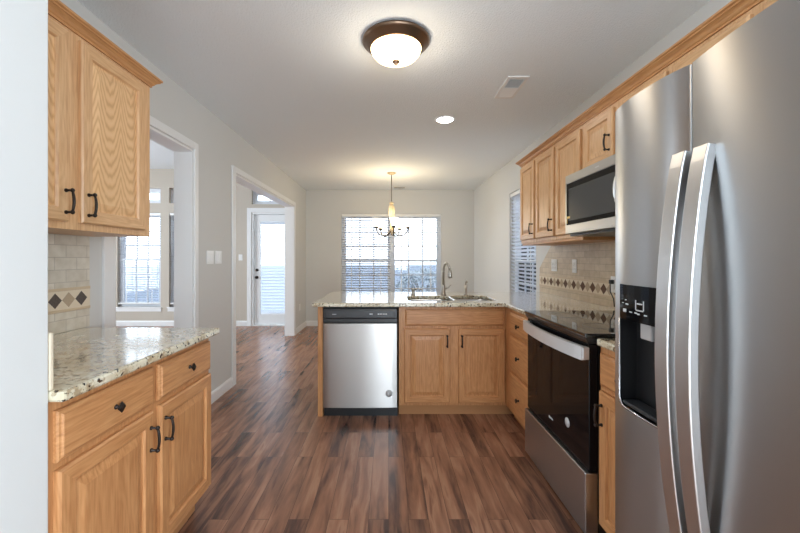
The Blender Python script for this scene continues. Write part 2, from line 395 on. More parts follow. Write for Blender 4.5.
def wall_cells(mb, axis, at, thick, a0, a1, z0, z1, holes):
    """wall slab in plane axis=at..at+thick, running a0..a1, with rectangular holes (a0,a1,z0,z1)"""
    As = sorted({a0, a1, *[h[0] for h in holes], *[h[1] for h in holes]}); Zs = sorted({z0, z1, *[h[2] for h in holes], *[h[3] for h in holes]})
    As = [a for a in As if a0 <= a <= a1]; Zs = [z for z in Zs if z0 <= z <= z1]
    def solid(i, j):
        if i < 0 or j < 0 or i >= len(As)-1 or j >= len(Zs)-1: return False
        ca, cz = (As[i]+As[i+1])/2, (Zs[j]+Zs[j+1])/2
        return not any(h[0] < ca < h[1] and h[2] < cz < h[3] for h in holes)
    cache = {}
    def V(t, a, z):
        k = (t, round(a, 5), round(z, 5))
        if k not in cache: cache[k] = mb.bm.verts.new((t, a, z) if axis == 'x' else (a, t, z))
        return cache[k]
    t0, t1 = at, at+thick
    for i in range(len(As)-1):
        for j in range(len(Zs)-1):
            if not solid(i, j): continue
            a, b, c, d = As[i], As[i+1], Zs[j], Zs[j+1]
            mb._f([V(t0, a, c), V(t0, b, c), V(t0, b, d), V(t0, a, d)])
            mb._f([V(t1, a, c), V(t1, a, d), V(t1, b, d), V(t1, b, c)])
            if not solid(i-1, j): mb._f([V(t0, a, c), V(t0, a, d), V(t1, a, d), V(t1, a, c)])
            if not solid(i+1, j): mb._f([V(t0, b, c), V(t1, b, c), V(t1, b, d), V(t0, b, d)])
            if not solid(i, j-1): mb._f([V(t0, a, c), V(t1, a, c), V(t1, b, c), V(t0, b, c)])
            if not solid(i, j+1): mb._f([V(t0, a, d), V(t0, b, d), V(t1, b, d), V(t1, a, d)])
    bmesh.ops.recalc_face_normals(mb.bm, faces=mb.bm.faces)

# openings
O1 = (2.137, 3.01, 0.0, 2.15)          # doorway next to the left counter
O2 = (3.83, 6.22, 0.0, 2.15)           # wide doorway further on
WB = (-0.90, 1.00, 0.36, 2.13)         # back window
WR = (4.12, 5.02, 0.36, 2.145)         # right wall window
G1 = (-5.15, -4.33, 0.36, 2.15); G1T = (-5.15, -4.33, 2.33, 2.62)
G2 = (-4.17, -3.35, 0.36, 2.15); G2T = (-4.17, -3.35, 2.33, 2.62)
DR = (-2.60, -1.72, 0.0, 2.155); DRT = (-2.60, -1.72, 2.31, 2.57)

mb = MB(); mb.box(-6.6, XR+TH, -3.0, YB+0.16, -0.1, 0); struct(mb.obj('floor', FLOOR))
mb = MB(); mb.box(XL-0.002, XR+0.01, -3.0, YB, H, H+0.1); struct(mb.obj('ceiling', CEIL))
mb = MB(); mb.box(-6.6, XL-TH+0.002, 0.2, YB, HG, HG+0.1); struct(mb.obj('ceiling_great_room', CEIL))
mb = MB(); wall_cells(mb, 'x', XL-TH, TH, 1.0, YB, 0, HG+0.1, [O1, O2]); struct(mb.obj('wall_left', WALL))
mb = MB(); mb.box(-1.9, -0.906, -3.0, 1.0, 0, H, 0.004); struct(mb.obj('wall_pantry', WALL))
mb = MB(); wall_cells(mb, 'x', XR, TH, -3.0, YB, 0, H, [WR, (-2.5, -0.5, 0.3, 2.3)]); struct(mb.obj('wall_right', WALL))  # second hole is an unseen opening added for the side fill lamp
mb = MB(); wall_cells(mb, 'y', YB, 0.16, XL-TH, XR+TH, 0, H+0.5, [WB]); struct(mb.obj('wall_back', WALL))
mb = MB(); wall_cells(mb, 'y', YB, 0.16, -6.6, XL-TH, 0, HG+0.1, [G1, G1T, G2, G2T, DR, DRT]); struct(mb.obj('wall_great_room_back', WALLG))
mb = MB(); wall_cells(mb, 'x', -6.74, TH, 0.2, YB+0.16, 0, HG+0.1, [(2.8, 5.2, 0.4, 2.6)]); struct(mb.obj('wall_great_room_left', WALLG))  # unseen opening added to let the great room fill lamp in
mb = MB(); wall_cells(mb, 'y', 0.06, TH, -6.74, -1.9, 0, HG+0.1, []); struct(mb.obj('wall_great_room_front', WALLG))
mb = MB(); wall_cells(mb, 'y', -3.14, TH, -1.9, XR+TH, 0, H+0.1, [(0.1, 1.0, 0.2, 2.4)]); struct(mb.obj('wall_rear', WALL))

# baseboards
def base_prof(t=0.014, h=0.10):
    return [(0, 0), (t, 0), (t, h-0.02), (t*0.5, h), (0, h)]
def baseboard(name, segs):
    mb = MB()
    for axis, at, sgn, a0, a1 in segs:
        pts = [(at+sgn*p, z) for p, z in base_prof()]
        if axis == 'x': mb.prism(pts, 'y', a0, a1)
        else: mb.prism(pts, 'x', a0, a1)
    return struct(mb.obj(name, TRIMW))
baseboard('baseboard_left', [('x', XL, 1, 1.95, 2.047), ('x', XL, 1, 3.07, 3.738), ('x', XL, 1, 6.29, YB-0.001)])
baseboard('baseboard_back', [('y', YB, -1, XL+0.015, XR-0.001)])
baseboard('baseboard_right', [('x', XR, -1, 4.03, YB-0.016)])
baseboard('baseboard_great_room', [('y', YB, -1, -6.59, -2.69), ('x', XL-TH, -1, 3.10, 3.73), ('x', XL-TH, -1, 6.30, YB-0.02)])

# doorway casings and jambs
def casing(name, o, wn, wf):
    y0, y1, z0, z1 = o; mb = MB(); t = 0.016
    for xf, sg in ((XL, 1), (XL-TH, -1)):
        a, b = (xf, xf+sg*t)
        mb.box(a, b, y0-wn, y0-0.004, 0, z1+0.065, 0.004); mb.box(a, b, y1+0.004, y1+wf, 0, z1+0.065, 0.004)
        mb.box(a, b, y0-0.004, y1+0.004, z1+0.004, z1+0.065, 0.004)
    mb.box(XL-TH-0.004, XL+0.004, y0-0.001, y0+0.016, 0, z1); mb.box(XL-TH-0.004, XL+0.004, y1-0.016, y1+0.001, 0, z1)
    mb.box(XL-TH-0.004, XL+0.004, y0+0.016, y1-0.016, z1-0.016, z1+0.001)
    return struct(mb.obj(name, TRIMW))
casing('trim_1', O1, 0.085, 0.06); casing('trim_2', O2, 0.085, 0.065)

# ------------------------------------------------------------------ windows
def window(name, loc, rz, w, z0, z1, units=1, cols=3, rows=3, rail=None, fixed=False, depth=0.16, screen=True, recess=0.07):
    """local x along the wall, local -y into the room; origin at left bottom of the hole"""
    root = thing(name, '', '', loc, rz); del root['label']; del root['category']; root['kind'] = 'structure'
    h = z1-z0; y0 = recess; fr = 0.045
    mb = MB()
    mb.box(0, fr, y0, y0+0.07, 0, h); mb.box(w-fr, w, y0, y0+0.07, 0, h)
    mb.box(fr, w-fr, y0, y0+0.07, 0, fr); mb.box(fr, w-fr, y0, y0+0.07, h-fr, h)
    uw = (w-2*fr-(units-1)*0.07)/units
    for u in range(1, units):
        xx = fr+u*uw+(u-1)*0.07; mb.box(xx, xx+0.07, y0-0.005, y0+0.07, fr, h-fr)
    mb.obj('window_frame', VINYL, root)
    rz_ = (rail-z0) if rail else h/2
    for u in range(units):
        xa = fr+u*(uw+0.07); xb = xa+uw
        parts = [('sash', fr, h-fr, y0+0.02)] if fixed else [('upper_sash', rz_-0.02, h-fr, y0+0.038), ('lower_sash', fr, rz_+0.02, y0+0.008)]
        for nm, a, b, yy in parts:
            m = MB(); sf = 0.035; t = 0.028
            m.box(xa, xa+sf, yy, yy+t, a, b); m.box(xb-sf, xb, yy, yy+t, a, b)
            m.box(xa+sf, xb-sf, yy, yy+t, a, a+sf); m.box(xa+sf, xb-sf, yy, yy+t, b-sf, b)
            for c in range(1, cols):
                xx = xa+sf+(uw-2*sf)*c/cols; m.box(xx-0.012, xx+0.012, yy+0.006, yy+t-0.006, a+sf, b-sf)
            for r in range(1, rows):
                zz = a+sf+(b-a-2*sf)*r/rows; m.box(xa+sf, xb-sf, yy+0.007, yy+t-0.007, zz-0.011, zz+0.011)
            so = m.obj(nm, VINYL, root)
            g = MB(); g.box(xa+sf, xb-sf, yy+0.0125, yy+0.0155, a+sf, b-sf); g.obj('pane', GLASS, so)
        if screen and not fixed:
            g = MB(); yy = y0+0.062; g.mi = 0
            g._f([g.bm.verts.new(p) for p in ((xa, yy, fr), (xb, yy, fr), (xb, yy, rz_), (xa, yy, rz_))])
            g.obj('insect_screen', SCREEN, root)
    if not fixed:
        s = MB(); s.box(-0.03, w+0.03, -0.03, y0, -0.022, 0.0, 0.004); s.box(-0.02, w+0.02, -0.014, -0.0005, -0.085, -0.022)
        s.obj('window_sill', TRIMW, root)
    return root
def hole_lining(name, segs): pass
window('window_1', (WB[0], YB, WB[2]), 0, WB[1]-WB[0], WB[2], WB[3], units=2, rail=1.24)
window('window_2', (XR, WR[1], WR[2]), -PI/2, WR[1]-WR[0], WR[2], WR[3], rail=1.24)
window('window_3', (G1[0], YB, G1[2]), 0, G1[1]-G1[0], G1[2], G1[3], rail=1.26)
window('window_4', (G2[0], YB, G2[2]), 0, G2[1]-G2[0], G2[2], G2[3], rail=1.26)
window('window_5', (G1T[0], YB, G1T[2]), 0, G1T[1]-G1T[0], G1T[2], G1T[3], fixed=True, cols=3, rows=1)
window('window_6', (G2T[0], YB, G2T[2]), 0, G2T[1]-G2T[0], G2T[2], G2T[3], fixed=True, cols=3, rows=1)
window('window_7', (DRT[0], YB, DRT[2]), 0, DRT[1]-DRT[0], DRT[2], DRT[3], fixed=True, cols=3, rows=1)

# glass door to the garden, in the great room
dr = thing('door_1', '', '', (DR[0], YB, 0)); del dr['label']; del dr['category']; dr['kind'] = 'structure'
w = DR[1]-DR[0]; h = DR[3]
mb = MB(); mb.box(0, 0.03, 0.0, 0.15, 0, h); mb.box(w-0.03, w, 0.0, 0.15, 0, h); mb.box(0.03, w-0.03, 0.0, 0.15, h-0.03, h); mb.box(0.03, w-0.03, 0.0, 0.16, 0.0, 0.02)
mb.obj('door_frame', TRIMW, dr)
mb = MB(); mb.box(-0.085, -0.003, -0.016, -0.0005, 0, h+0.085, 0.004); mb.box(-0.003, w+0.005, -0.016, -0.0005, h+0.003, h+0.085, 0.004)
mb.obj('door_casing', TRIMW, dr)
mb = MB(); a, b, y0, y1 = 0.033, w-0.033, 0.05, 0.095
mb.box(a, a+0.115, y0, y1, 0.025, h-0.035); mb.box(b-0.115, b, y0, y1, 0.025, h-0.035)
mb.box(a+0.115, b-0.115, y0, y1, 0.025, 0.22); mb.box(a+0.115, b-0.115, y0, y1, h-0.17, h-0.035)
slab = mb.obj('door_slab', TRIMW, dr)
mb = MB(); mb.box(a+0.115, b-0.115, 0.083, 0.087, 0.22, h-0.17); mb.obj('door_glass', GLASS, slab)
mb = MB()
for k in range(60):
    z = 0.26+k*0.0285; mb.tube([(a+0.125, 0.066, z), (b-0.125, 0.066, z)], 0, sq=(0.024, 0.0012, (0, 0.75, 1)))
mb.box(a+0.12, b-0.12, 0.053, 0.080, h-0.215, h-0.175); mb.box(a+0.12, b-0.12, 0.056, 0.076, 0.225, 0.245)
mb.obj('door_blind', SLAT, slab)
mb = MB(); mb.lathe([(0.026, 0.05), (0.026, 0.043), (0.011, 0.040), (0.011, 0.018), (0.024, 0.012), (0.028, 0.0), (0.022, -0.012), (0.0, -0.014)], (a+0.055, 0, 0.92), 20, 'y'); mb.obj('door_knob', BRONZE, slab)
mb = MB(); mb.lathe([(0.027, 0.05), (0.027, 0.040), (0.020, 0.034), (0.0, 0.032)], (a+0.055, 0, 1.06), 20, 'y'); mb.obj('deadbolt', BRONZE, slab)

# blinds hung in the window reveals
def blind(name, label, loc, rz, w, htot, bottom, tilt, pitch=0.046, cords=(0.2, 0.8), group=None):
    t = thing(name, label, 'blind', loc, rz, group)
    m = MB(); m.box(0, w, -0.012, 0.040, -0.05, 0, 0.003); m.obj('headrail', WHITE, t)
    m = MB(); z = -0.075; nslat = 0
    up = (0, -math.sin(tilt), math.cos(tilt))
    while z > -htot+bottom+0.04:
        m.tube([(0.004, 0.014, z), (w-0.004, 0.014, z)], 0, sq=(0.046, 0.0022, up)); z -= pitch
    m.obj('slats', SLAT, t)
    m = MB(); m.box(0.002, w-0.002, -0.006, 0.034, z-0.004, z+0.022, 0.003); m.obj('bottom_rail', WHITE, t)
    m = MB()
    for c in cords: m.box(c*w-0.006, c*w+0.006, -0.0105, -0.0098, z, -0.05); 
    m.obj('ladder_tape', WHITE, t)
    m = MB(); m.tube([(0.05, -0.016, -0.05), (0.05, -0.017, -0.75)], 0.004, 8); m.obj('tilt_wand', WHITE, t)
    return t
hB = WB[3]-WB[2]; uwB = (WB[1]-WB[0]-0.02)/2
blind('window_blind', 'white slatted blind over left half of the wide dining window, slats half closed', (WB[0]+0.006, YB+0.020, WB[3]-0.003), 0, uwB-0.004, hB, 0.14, -0.42)
blind('window_blind', 'white slatted blind over right half of the wide dining window, slats open', (WB[0]+uwB+0.014, YB+0.020, WB[3]-0.003), 0, uwB-0.004, hB, 0.0, -0.05)
blind('window_blind', 'white slatted blind in the right wall window beside the oak wall cabinets', (XR+0.020, WR[1]-0.006, WR[3]-0.003), -PI/2, WR[1]-WR[0]-0.012, WR[3]-WR[2], 0.0, -0.6)
blind('window_blind', 'white slatted blind in the left of the two tall far room windows', (G1[0]+0.006, YB+0.020, G1[3]-0.003), 0, G1[1]-G1[0]-0.012, G1[3]-G1[2], 0.06, -0.2)
blind('window_blind', 'white slatted blind in the right of the two tall far room windows', (G2[0]+0.006, YB+0.020, G2[3]-0.003), 0, G2[1]-G2[0]-0.012, G2[3]-G2[2], 0.06, -0.2)

# ------------------------------------------------------------------ cabinets (local: x along, front at y=0 facing -y, z up)
def pull(parent, x, z, vertical=True, L=0.084, y=-0.0205, d=0.03):
    m = MB(); s = L/2
    a, b = (x, y, z-s), (x, y, z+s)
    if not vertical: a, b = (x-s, y, z), (x+s, y, z)
    for p in (a, b):
        m.lathe([(0.0075, 0.0), (0.0075, -0.004), (0.0045, -0.008), (0.0045, -d+0.006)], p, 12, 'y')
        m.lathe([(0.0, -0.009), (0.006, -0.006), (0.0085, 0), (0.006, 0.006), (0.0, 0.009)], (p[0], p[1]-d+0.004, p[2]), 12, 'z' if vertical else 'x')
    pts = []; n = 10
    for i in range(n+1):
        u = i/n; bow = 0.006*math.sin(PI*u)
        pts.append(tuple(Vector(a).lerp(Vector(b), u)+Vector((0, -d+0.004-bow, 0))))
    m.tube(pts, [0.0042+0.0012*math.sin(PI*i/n) for i in range(n+1)], 10)
    return m.obj('handle', BRONZE, parent)
def knob(parent, x, z, y=-0.0205, s=0.017):
    m = MB(); m.lathe([(0.008, 0), (0.008, -0.003), (0.005, -0.006), (0.005, -0.016)], (x, y, z), 12, 'y')
    ring = lambda r, d: [m.bm.verts.new((x+r*math.cos(PI/2*k), y-d, z+r*math.sin(PI/2*k))) for k in range(4)]
    A, B, D = ring(s*0.8, 0.015), ring(s*1.15, 0.020), ring(s*0.55, 0.027)
    for P, Q in ((A, B), (B, D)):
        for k in range(4): m._f([P[k], P[(k+1) % 4], Q[(k+1) % 4], Q[k]])
    m._f(D); m._f(A[::-1]); bmesh.ops.recalc_face_normals(m.bm, faces=m.bm.faces)
    return m.obj('knob', BRONZE, parent)
CW = [BZ, BX]           # wood of the cabinets being built: base units in warm maple, wall units in paler oak
def door(parent, x0, x1, z0, z1, hx=None, hz=None, fw=0.056, pm=None):
    T = 0.02
    m = MB(); m.loops(x0, x1, z0, z1, [(0, 0.0005), (0, 0.014), (0.006, T), (fw-0.006, T), (fw, 0.013), (fw, 0.004)], False, True)
    m.loops(x0, x1, z0, z1, [(fw, 0.004), (0.0, 0.0005)], False)
    d = m.obj('door', [CW[0], CW[1]], parent)
    m = MB(); m.loops(x0, x1, z0, z1, [(fw-0.001, 0.0035), (fw-0.001, 0.010), (fw+0.008, 0.0095), (fw+0.036, 0.0175), (fw+0.040, 0.0175)]); m.obj('panel', pm or CW[0], d)
    if hx is not None: pull(d, hx, hz)
    return d
def drawer(parent, x0, x1, z0, z1, kn=True, name='drawer'):
    m = MB(); m.loops(x0, x1, z0, z1, [(0, 0.0005), (0, 0.010), (0.004, 0.014), (0.010, 0.0155), (0.014, 0.02)])
    m.loops(x0, x1, z0, z1, [(0.01, 0.0005), (0, 0.0005)], False)
    d = m.obj(name, CW[1], parent)
    if kn: knob(d, (x0+x1)/2, (z0+z1)/2)
    return d
def carcass(t, w, d, z0, z1, toe=0.0, toe_d=0.07, open_top=False):
    m = MB(); m.box(0.0005, w-0.0005, 0, d, z0, z1, 0.0015, 1); c = m.obj('cabinet_body', CW[0], t)
    if toe:
        m = MB(); m.box(0.001, w-0.001, toe_d, d, 0, toe); m.obj('toe_kick', TOE, t)
    return c
CT, CB = 0.925, 0.893        # granite top and underside

# left base cabinet
t = thing('base_cabinet', 'honey oak base cabinet at lower left with two drawers over two doors', 'cabinet', (-0.915, 1.003, 0), PI/2)
carcass(t, 0.905, 0.648, 0.115, CB-0.001, 0.115)
drawer(t, 0.018, 0.436, 0.722, 0.864); drawer(t, 0.470, 0.894, 0.722, 0.864)
door(t, 0.018, 0.430, 0.140, 0.700, 0.408, 0.60); door(t, 0.476, 0.894, 0.140, 0.700, 0.500, 0.60)
# left counter
def slab_poly(name, outer, holes, z0, z1, bev=0.008):
    bm = bmesh.new(); es = []
    for loop in [outer]+holes:
        vs = [bm.verts.new((x, y, z1)) for x, y in loop]
        for i in range(len(vs)): es.append(bm.edges.new((vs[i], vs[(i+1) % len(vs)])))
    bmesh.ops.triangle_fill(bm, use_beauty=True, use_dissolve=True, edges=es)
    r = bmesh.ops.extrude_face_region(bm, geom=list(bm.faces))
    bmesh.ops.translate(bm, verts=[v for v in r['geom'] if isinstance(v, bmesh.types.BMVert)], vec=(0, 0, z0-z1))
    bmesh.ops.recalc_face_normals(bm, faces=bm.faces)
    m = MB(); m.bm.free(); m.bm = bm
    return m.obj(name, GRAN, bevel=bev)
o = slab_poly('countertop', [(XL+0.001, 1.003), (-0.868, 1.003), (-0.868, 1.932), (XL+0.001, 1.932)], [], CB, CT)
tag(o, 'speckled cream granite countertop on the left base cabinet', 'countertop')
# left upper cabinet
CW[:] = [WZ, WX]
t = thing('wall_cabinet', 'honey oak two-door wall cabinet hung over the left granite counter', 'cabinet', (-1.26, 1.003, 0), PI/2)
carcass(t, 0.977, 0.306, 1.395, 2.185)
door(t, 0.07, 0.456, 1.424, 2.165, 0.437, 1.50, pm=WCATH); door(t, 0.5175, 0.912, 1.424, 2.165, 0.547, 1.50, pm=WCATH)

# right uppers: local x runs towards the camera (from far to near)
def upper(label, ya, yb, z0, doors, cat='cabinet', hl=None, group=None):
    """ya far end, yb near end; doors: list of (far y, near y, handle y or None)"""
    t = thing('wall_cabinet', label, cat, (1.30, ya, 0), -PI/2, group)
    carcass(t, ya-yb, XR-1.30-0.002, z0, 2.175)
    for fy, ny, hy in doors:
        door(t, ya-fy, ya-ny, z0+0.030, 2.150, None if hy is None else ya-hy, None if hy is None else hl, 0.052)
    return t
upper('narrow oak wall cabinet beside the right wall window, farthest of the row', 3.675, 3.293, 1.425, [(3.655, 3.312, 3.338)], hl=1.545)
upper('narrow oak wall cabinet second from the window, between two like it', 3.292, 2.903, 1.425, [(3.277, 2.918, 2.944)], hl=1.545)
upper('narrow oak wall cabinet right next to the microwave, handle hidden behind it', 2.902, 2.501, 1.425, [(2.885, 2.519, 2.545)], hl=1.545)
upper('short oak wall cabinet above the over-range microwave', 2.500, 1.716, 1.822, [(2.470, 2.150, 2.176), (2.062, 1.740, 2.036)], hl=1.955)
upper('low oak wall cabinet above the refrigerator, mostly hidden by it', 1.715, 0.50, 1.822, [(1.685, 1.335, 1.36), (1.285, 0.93, 1.26), (0.90, 0.53, 0.56)], hl=1.955)

# crown molding (profile outward, up)
cr = [(0.0, 0.0), (0.008, 0.0), (0.008, 0.008), (0.014, 0.012), (0.020, 0.022), (0.030, 0.030), (0.036, 0.032), (0.036, 0.037), (0.044, 0.041), (0.044, 0.050), (0.0, 0.050)]
def crown(name, label, xf, sgn, ya, yb, xw, zc, ret_far=True):
    mb = MB()
    # run along y from ya (near) to yb (far end), mitred return to the wall at the far end
    def V(p, y, x): return mb.bm.verts.new((x, y, zc+p[1]))
    A = [V(p, ya, xf+sgn*p[0]) for p in cr]; B = [V(p, yb+p[0], xf+sgn*p[0]) for p in cr]; D = [V(p, yb+p[0], xw) for p in cr]
    n = len(cr); mb._f(A); mb._f(D[::-1])
    for P, Q in ((A, B), (B, D)):
        for i in range(n): mb._f([P[i], Q[i], Q[(i+1) % n], P[(i+1) % n]])
    bmesh.ops.recalc_face_normals(mb.bm, faces=mb.bm.faces)
    return tag(mb.obj(name, WCR), label, 'molding')
crown('crown_molding', 'oak crown molding along the top of the left wall cabinet', -1.262, 1, 1.003, 1.9815, XL+0.002, 2.1855)
crown('crown_molding', 'long oak crown molding along the top of the right wall cabinets', 1.302, -1, 0.50, 3.6765, XR-0.002, 2.1755)
# light rail under the tall uppers
mb = MB(); mb.box(1.305, XR-0.01, 2.515, 3.66, 1.405, 1.4245, 0.003); tag(mb.obj('light_rail', WCR, loc=(1.31, 3.0, 1.405)), 'thin oak light rail board under the tall right wall cabinets', 'molding')

# peninsula
CW[:] = [BZ, BX]
PF = 3.03
mb = MB(); mb.box(-0.573, -0.532, 3.035, 3.70, 0, CB-0.001, 0.002)
tag(mb.obj('end_panel', BZ, loc=(-0.55, 3.005, 0)), 'oak end panel at the left end of the peninsula beside the dishwasher', 'panel')
t = thing('sink_base_cabinet', 'oak sink cabinet in the peninsula with two doors under one false front', 'cabinet', (0.083, PF, 0))
m = MB(); m.box(0.0005, 0.018, 0, 0.62, 0.094, CB-0.001); m.box(0.86, 0.878, 0, 0.62, 0.094, CB-0.001); m.box(0.018, 0.86, 0.602, 0.62, 0.094, CB-0.001)
m.box(0.018, 0.86, 0, 0.602, 0.094, 0.112); m.box(0.018, 0.86, 0, 0.02, 0.112, CB-0.001); m.obj('cabinet_body', BZ, t)
m = MB(); m.box(0.001, 0.975, 0.057, 0.60, 0, 0.094); m.obj('toe_kick', TOE, t)
drawer(t, 0.050, 0.848, 0.738, 0.870, False, 'false_front')
door(t, 0.042, 0.412, 0.117, 0.716, 0.386, 0.618); door(t, 0.478, 0.852, 0.117, 0.716, 0.504, 0.618)
mb = MB(); mb.box(-0.53, XR-0.002, 3.655, 3.685, 0.0, CB-0.001); tag(mb.obj('back_panel', BZ, loc=(0, 3.66, 0)), 'oak panel closing the far side of the peninsula', 'panel')

# dishwasher
t = thing('dishwasher', 'stainless dishwasher with black control strip built into the peninsula', 'dishwasher', (-0.527, 3.005, 0))
m = MB(); m.box(0.005, 0.597, 0.03, 0.60, 0.085, 0.885); m.obj('tub_housing', DGREY, t)
m = MB()
n = 16; pts = [(0.004+0.592*i/n, -0.012-0.010*math.sin(PI*i/n)**0.7) for i in range(n+1)]
m.prism(pts+[(0.596, 0.028), (0.004, 0.028)], 'z', 0.088, 0.762); d = m.obj('door_panel', SS, t, bevel=0.004)
m = MB(); m.box(0.002, 0.598, -0.002, 0.028, 0.765, 0.80, 0.003); m.box(0.002, 0.598, -0.016, 0.028, 0.80, 0.882, 0.006); cp = m.obj('control_panel', BLACK, t)
m = MB(); m.loops(0.03, 0.572, 0.806, 0.868, [(0, 0.0162), (0.003, 0.0185), (0.004, 0.0185)]); m.obj('console_window', DGREY, cp)
m = MB()
for xx, ww in ((0.078, 0.032), (0.375, 0.018), (0.392, 0.008), (0.44, 0.014), (0.459, 0.016), (0.480, 0.016), (0.501, 0.014)):
    m = MB(); m.box(xx, xx+ww, -0.0195, -0.0186, 0.833, 0.838 if ww > .03 else 0.842); m.obj('printed_mark', MARK, cp)
m = MB(); m.lathe([(0.027, -0.0155), (0.027, -0.0225), (0.0, -0.0226)], (0.53, 0, 0.205), 24, 'y'); m.obj('round_sticker', BADGE, d)
m = MB(); m.box(0.002, 0.600, 0.050, 0.070, 0.0, 0.085); m.obj('kick_plate', BLACK, t)

# corner drawer stack on the right run
t = thing('drawer_base_cabinet', 'oak base cabinet with three stacked drawers between peninsula corner and range', 'cabinet', (0.945, 3.028, 0), -PI/2)
carcass(t, 3.028-2.446, XR-0.945-0.002, 0.10, CB-0.001, 0.10)
for a, b in ((0.717, 0.866), (0.437, 0.690), (0.126, 0.410)): drawer(t, 0.150, 0.578, a, b)

# narrow base cabinet between range and refrigerator
t = thing('base_cabinet', 'narrow oak base cabinet squeezed between the range and the refrigerator', 'cabinet', (0.945, 1.672, 0), -PI/2)
carcass(t, 0.382, XR-0.945-0.002, 0.10, CB-0.001, 0.10)
drawer(t, 0.018, 0.362, 0.722, 0.864); door(t, 0.018, 0.362, 0.11, 0.700, 0.046, 0.60)

# countertops right: L with a double bowl cut out
def rrect(x0, x1, y0, y1, r, n=6):
    out = []
    for cx_, cy_, a0 in ((x1-r, y0+r, -PI/2), (x1-r, y1-r, 0), (x0+r, y1-r, PI/2), (x0+r, y0+r, PI)):
        for i in range(n+1):
            a = a0+PI/2*i/n; out.append((cx_+r*math.cos(a), cy_+r*math.sin(a)))
    return out
bowlA = rrect(0.17, 0.555, 3.14, 3.56, 0.07); bowlB = rrect(0.585, 0.925, 3.14, 3.60, 0.08)
o = slab_poly('countertop', [(-0.61, 2.985), (0.915, 2.985), (0.925, 2.975), (0.925, 2.446), (XR-0.001, 2.446), (XR-0.001, 4.0), (-0.61, 4.0)], [bowlA, bowlB], CB, CT)
tag(o, 'large L-shaped granite countertop over the peninsula, holding the sink', 'countertop')
o = slab_poly('countertop', [(0.925, 1.292), (XR-0.001, 1.292), (XR-0.001, 1.672), (0.925, 1.672)], [], CB, CT)
tag(o, 'small granite countertop piece between the range and refrigerator', 'countertop')

# sink
t = thing('sink', 'stainless undermount double bowl sink set into the peninsula granite', 'sink', (0.555, 3.37, CB))
def bowl(nm, loop, depth):
    m = MB(); cx_ = sum(p[0] for p in loop)/len(loop); cy_ = sum(p[1] for p in loop)/len(loop)
    def ring(s, z): return [m.bm.verts.new(((cx_+(x-cx_)*s)-0.555, (cy_+(y-cy_)*s)-3.37, z)) for x, y in loop]
    R = [ring(1.03, -0.0012), ring(1.0, -0.0012), ring(0.985, -0.02), ring(0.94, -depth+0.02), ring(0.88, -depth), ring(0.1, -depth-0.006)]
    for a, b in zip(R, R[1:]):
        for k in range(len(a)): f = m._f([a[k], a[(k+1) % len(a)], b[(k+1) % len(a)], b[k]]); f.smooth = True
    m._f(R[-1]); bb = m.obj(nm, SSX, t)
    m = MB(); m.lathe([(0.042, -depth-0.002), (0.042, -depth+0.003), (0.03, -depth+0.001), (0.0, -depth-0.001)], (cx_-0.555, cy_-3.37, 0), 20); m.obj('drain', CHROME, bb)
bowl('bowl', bowlA, 0.20); bowl('bowl', bowlB, 0.18)
# faucet etc.
t = thing('faucet', 'tall gooseneck pull-down kitchen faucet standing behind the sink', 'faucet', (0.535, 3.66, CT))
m = MB(); m.lathe([(0.027, 0.0), (0.027, 0.008), (0.020, 0.014), (0.018, 0.09), (0.014, 0.10)], (0, 0, 0), 20); m.obj('base', NICKEL, t)
pts = [(0, 0, 0.09), (0, 0, 0.22)]
for i in range(1, 13):
    a = PI*0.86*i/12; pts.append((0.018*(1-math.cos(a)), -0.085*(1-math.cos(a)), 0.22+0.088*math.sin(a)))
m = MB(); m.tube(pts, 0.0115, 14); m.obj('spout', NICKEL, t)
p = Vector(pts[-1]); q = p+Vector((0.005, -0.012, -0.085))
m = MB(); m.tube([p, p.lerp(q, .25), p.lerp(q, .8), q], [0.013, 0.016, 0.019, 0.017], 14); m.obj('spray_head', NICKEL, t)
m = MB(); m.tube([(0.017, 0, 0.06), (0.045, 0, 0.068), (0.075, -0.005, 0.10)], [0.009, 0.007, 0.005], 10); m.obj('lever', NICKEL, t)
t = thing('soap_dispenser', 'short soap dispenser with a side nozzle left of the faucet', 'dispenser', (0.24, 3.66, CT))
m = MB(); m.lathe([(0.022, 0), (0.022, 0.006), (0.016, 0.012), (0.016, 0.045), (0.019, 0.05), (0.019, 0.064), (0.0, 0.066)], (0, 0, 0), 18); m.obj('pump', NICKEL, t)
m = MB(); m.tube([(0.015, 0, 0.057), (0.05, -0.01, 0.06), (0.085, -0.02, 0.052)], [0.006, 0.005, 0.004], 8); m.obj('nozzle', NICKEL, t)
t = thing('water_tap', 'slim filtered water tap standing right of the faucet', 'tap', (0.755, 3.66, CT))
m = MB(); m.lathe([(0.020, 0), (0.020, 0.006), (0.012, 0.012), (0.012, 0.10)], (0, 0, 0), 18); m.obj('stem', NICKEL, t)
m = MB(); m.tube([(0, 0, 0.095), (0, -0.006, 0.125), (0.0, -0.03, 0.14), (0.0, -0.06, 0.128)], [0.009, 0.008, 0.007, 0.006], 10); m.obj('spout', NICKEL, t)

# ------------------------------------------------------------------ backsplashes (local x along the wall, front -y)
def diamonds(mb, x0, x1, z, s, step, order, y):
    k = 0; x = x0
    while x < x1+1e-4:
        mb.mi = order[k % len(order)]
        vs = [mb.bm.verts.new(p) for p in ((x-s, y, z), (x, y, z-s), (x+s, y, z), (x, y, z+s))]
        bk = [mb.bm.verts.new(p) for p in ((x-s, y+0.0012, z), (x, y+0.0012, z-s), (x+s, y+0.0012, z), (x, y+0.0012, z+s))]
        mb._f(vs)
        for i in range(4): mb._f([vs[i], bk[i], bk[(i+1) % 4], vs[(i+1) % 4]])
        x += step; k += 1
    mb.mi = 0
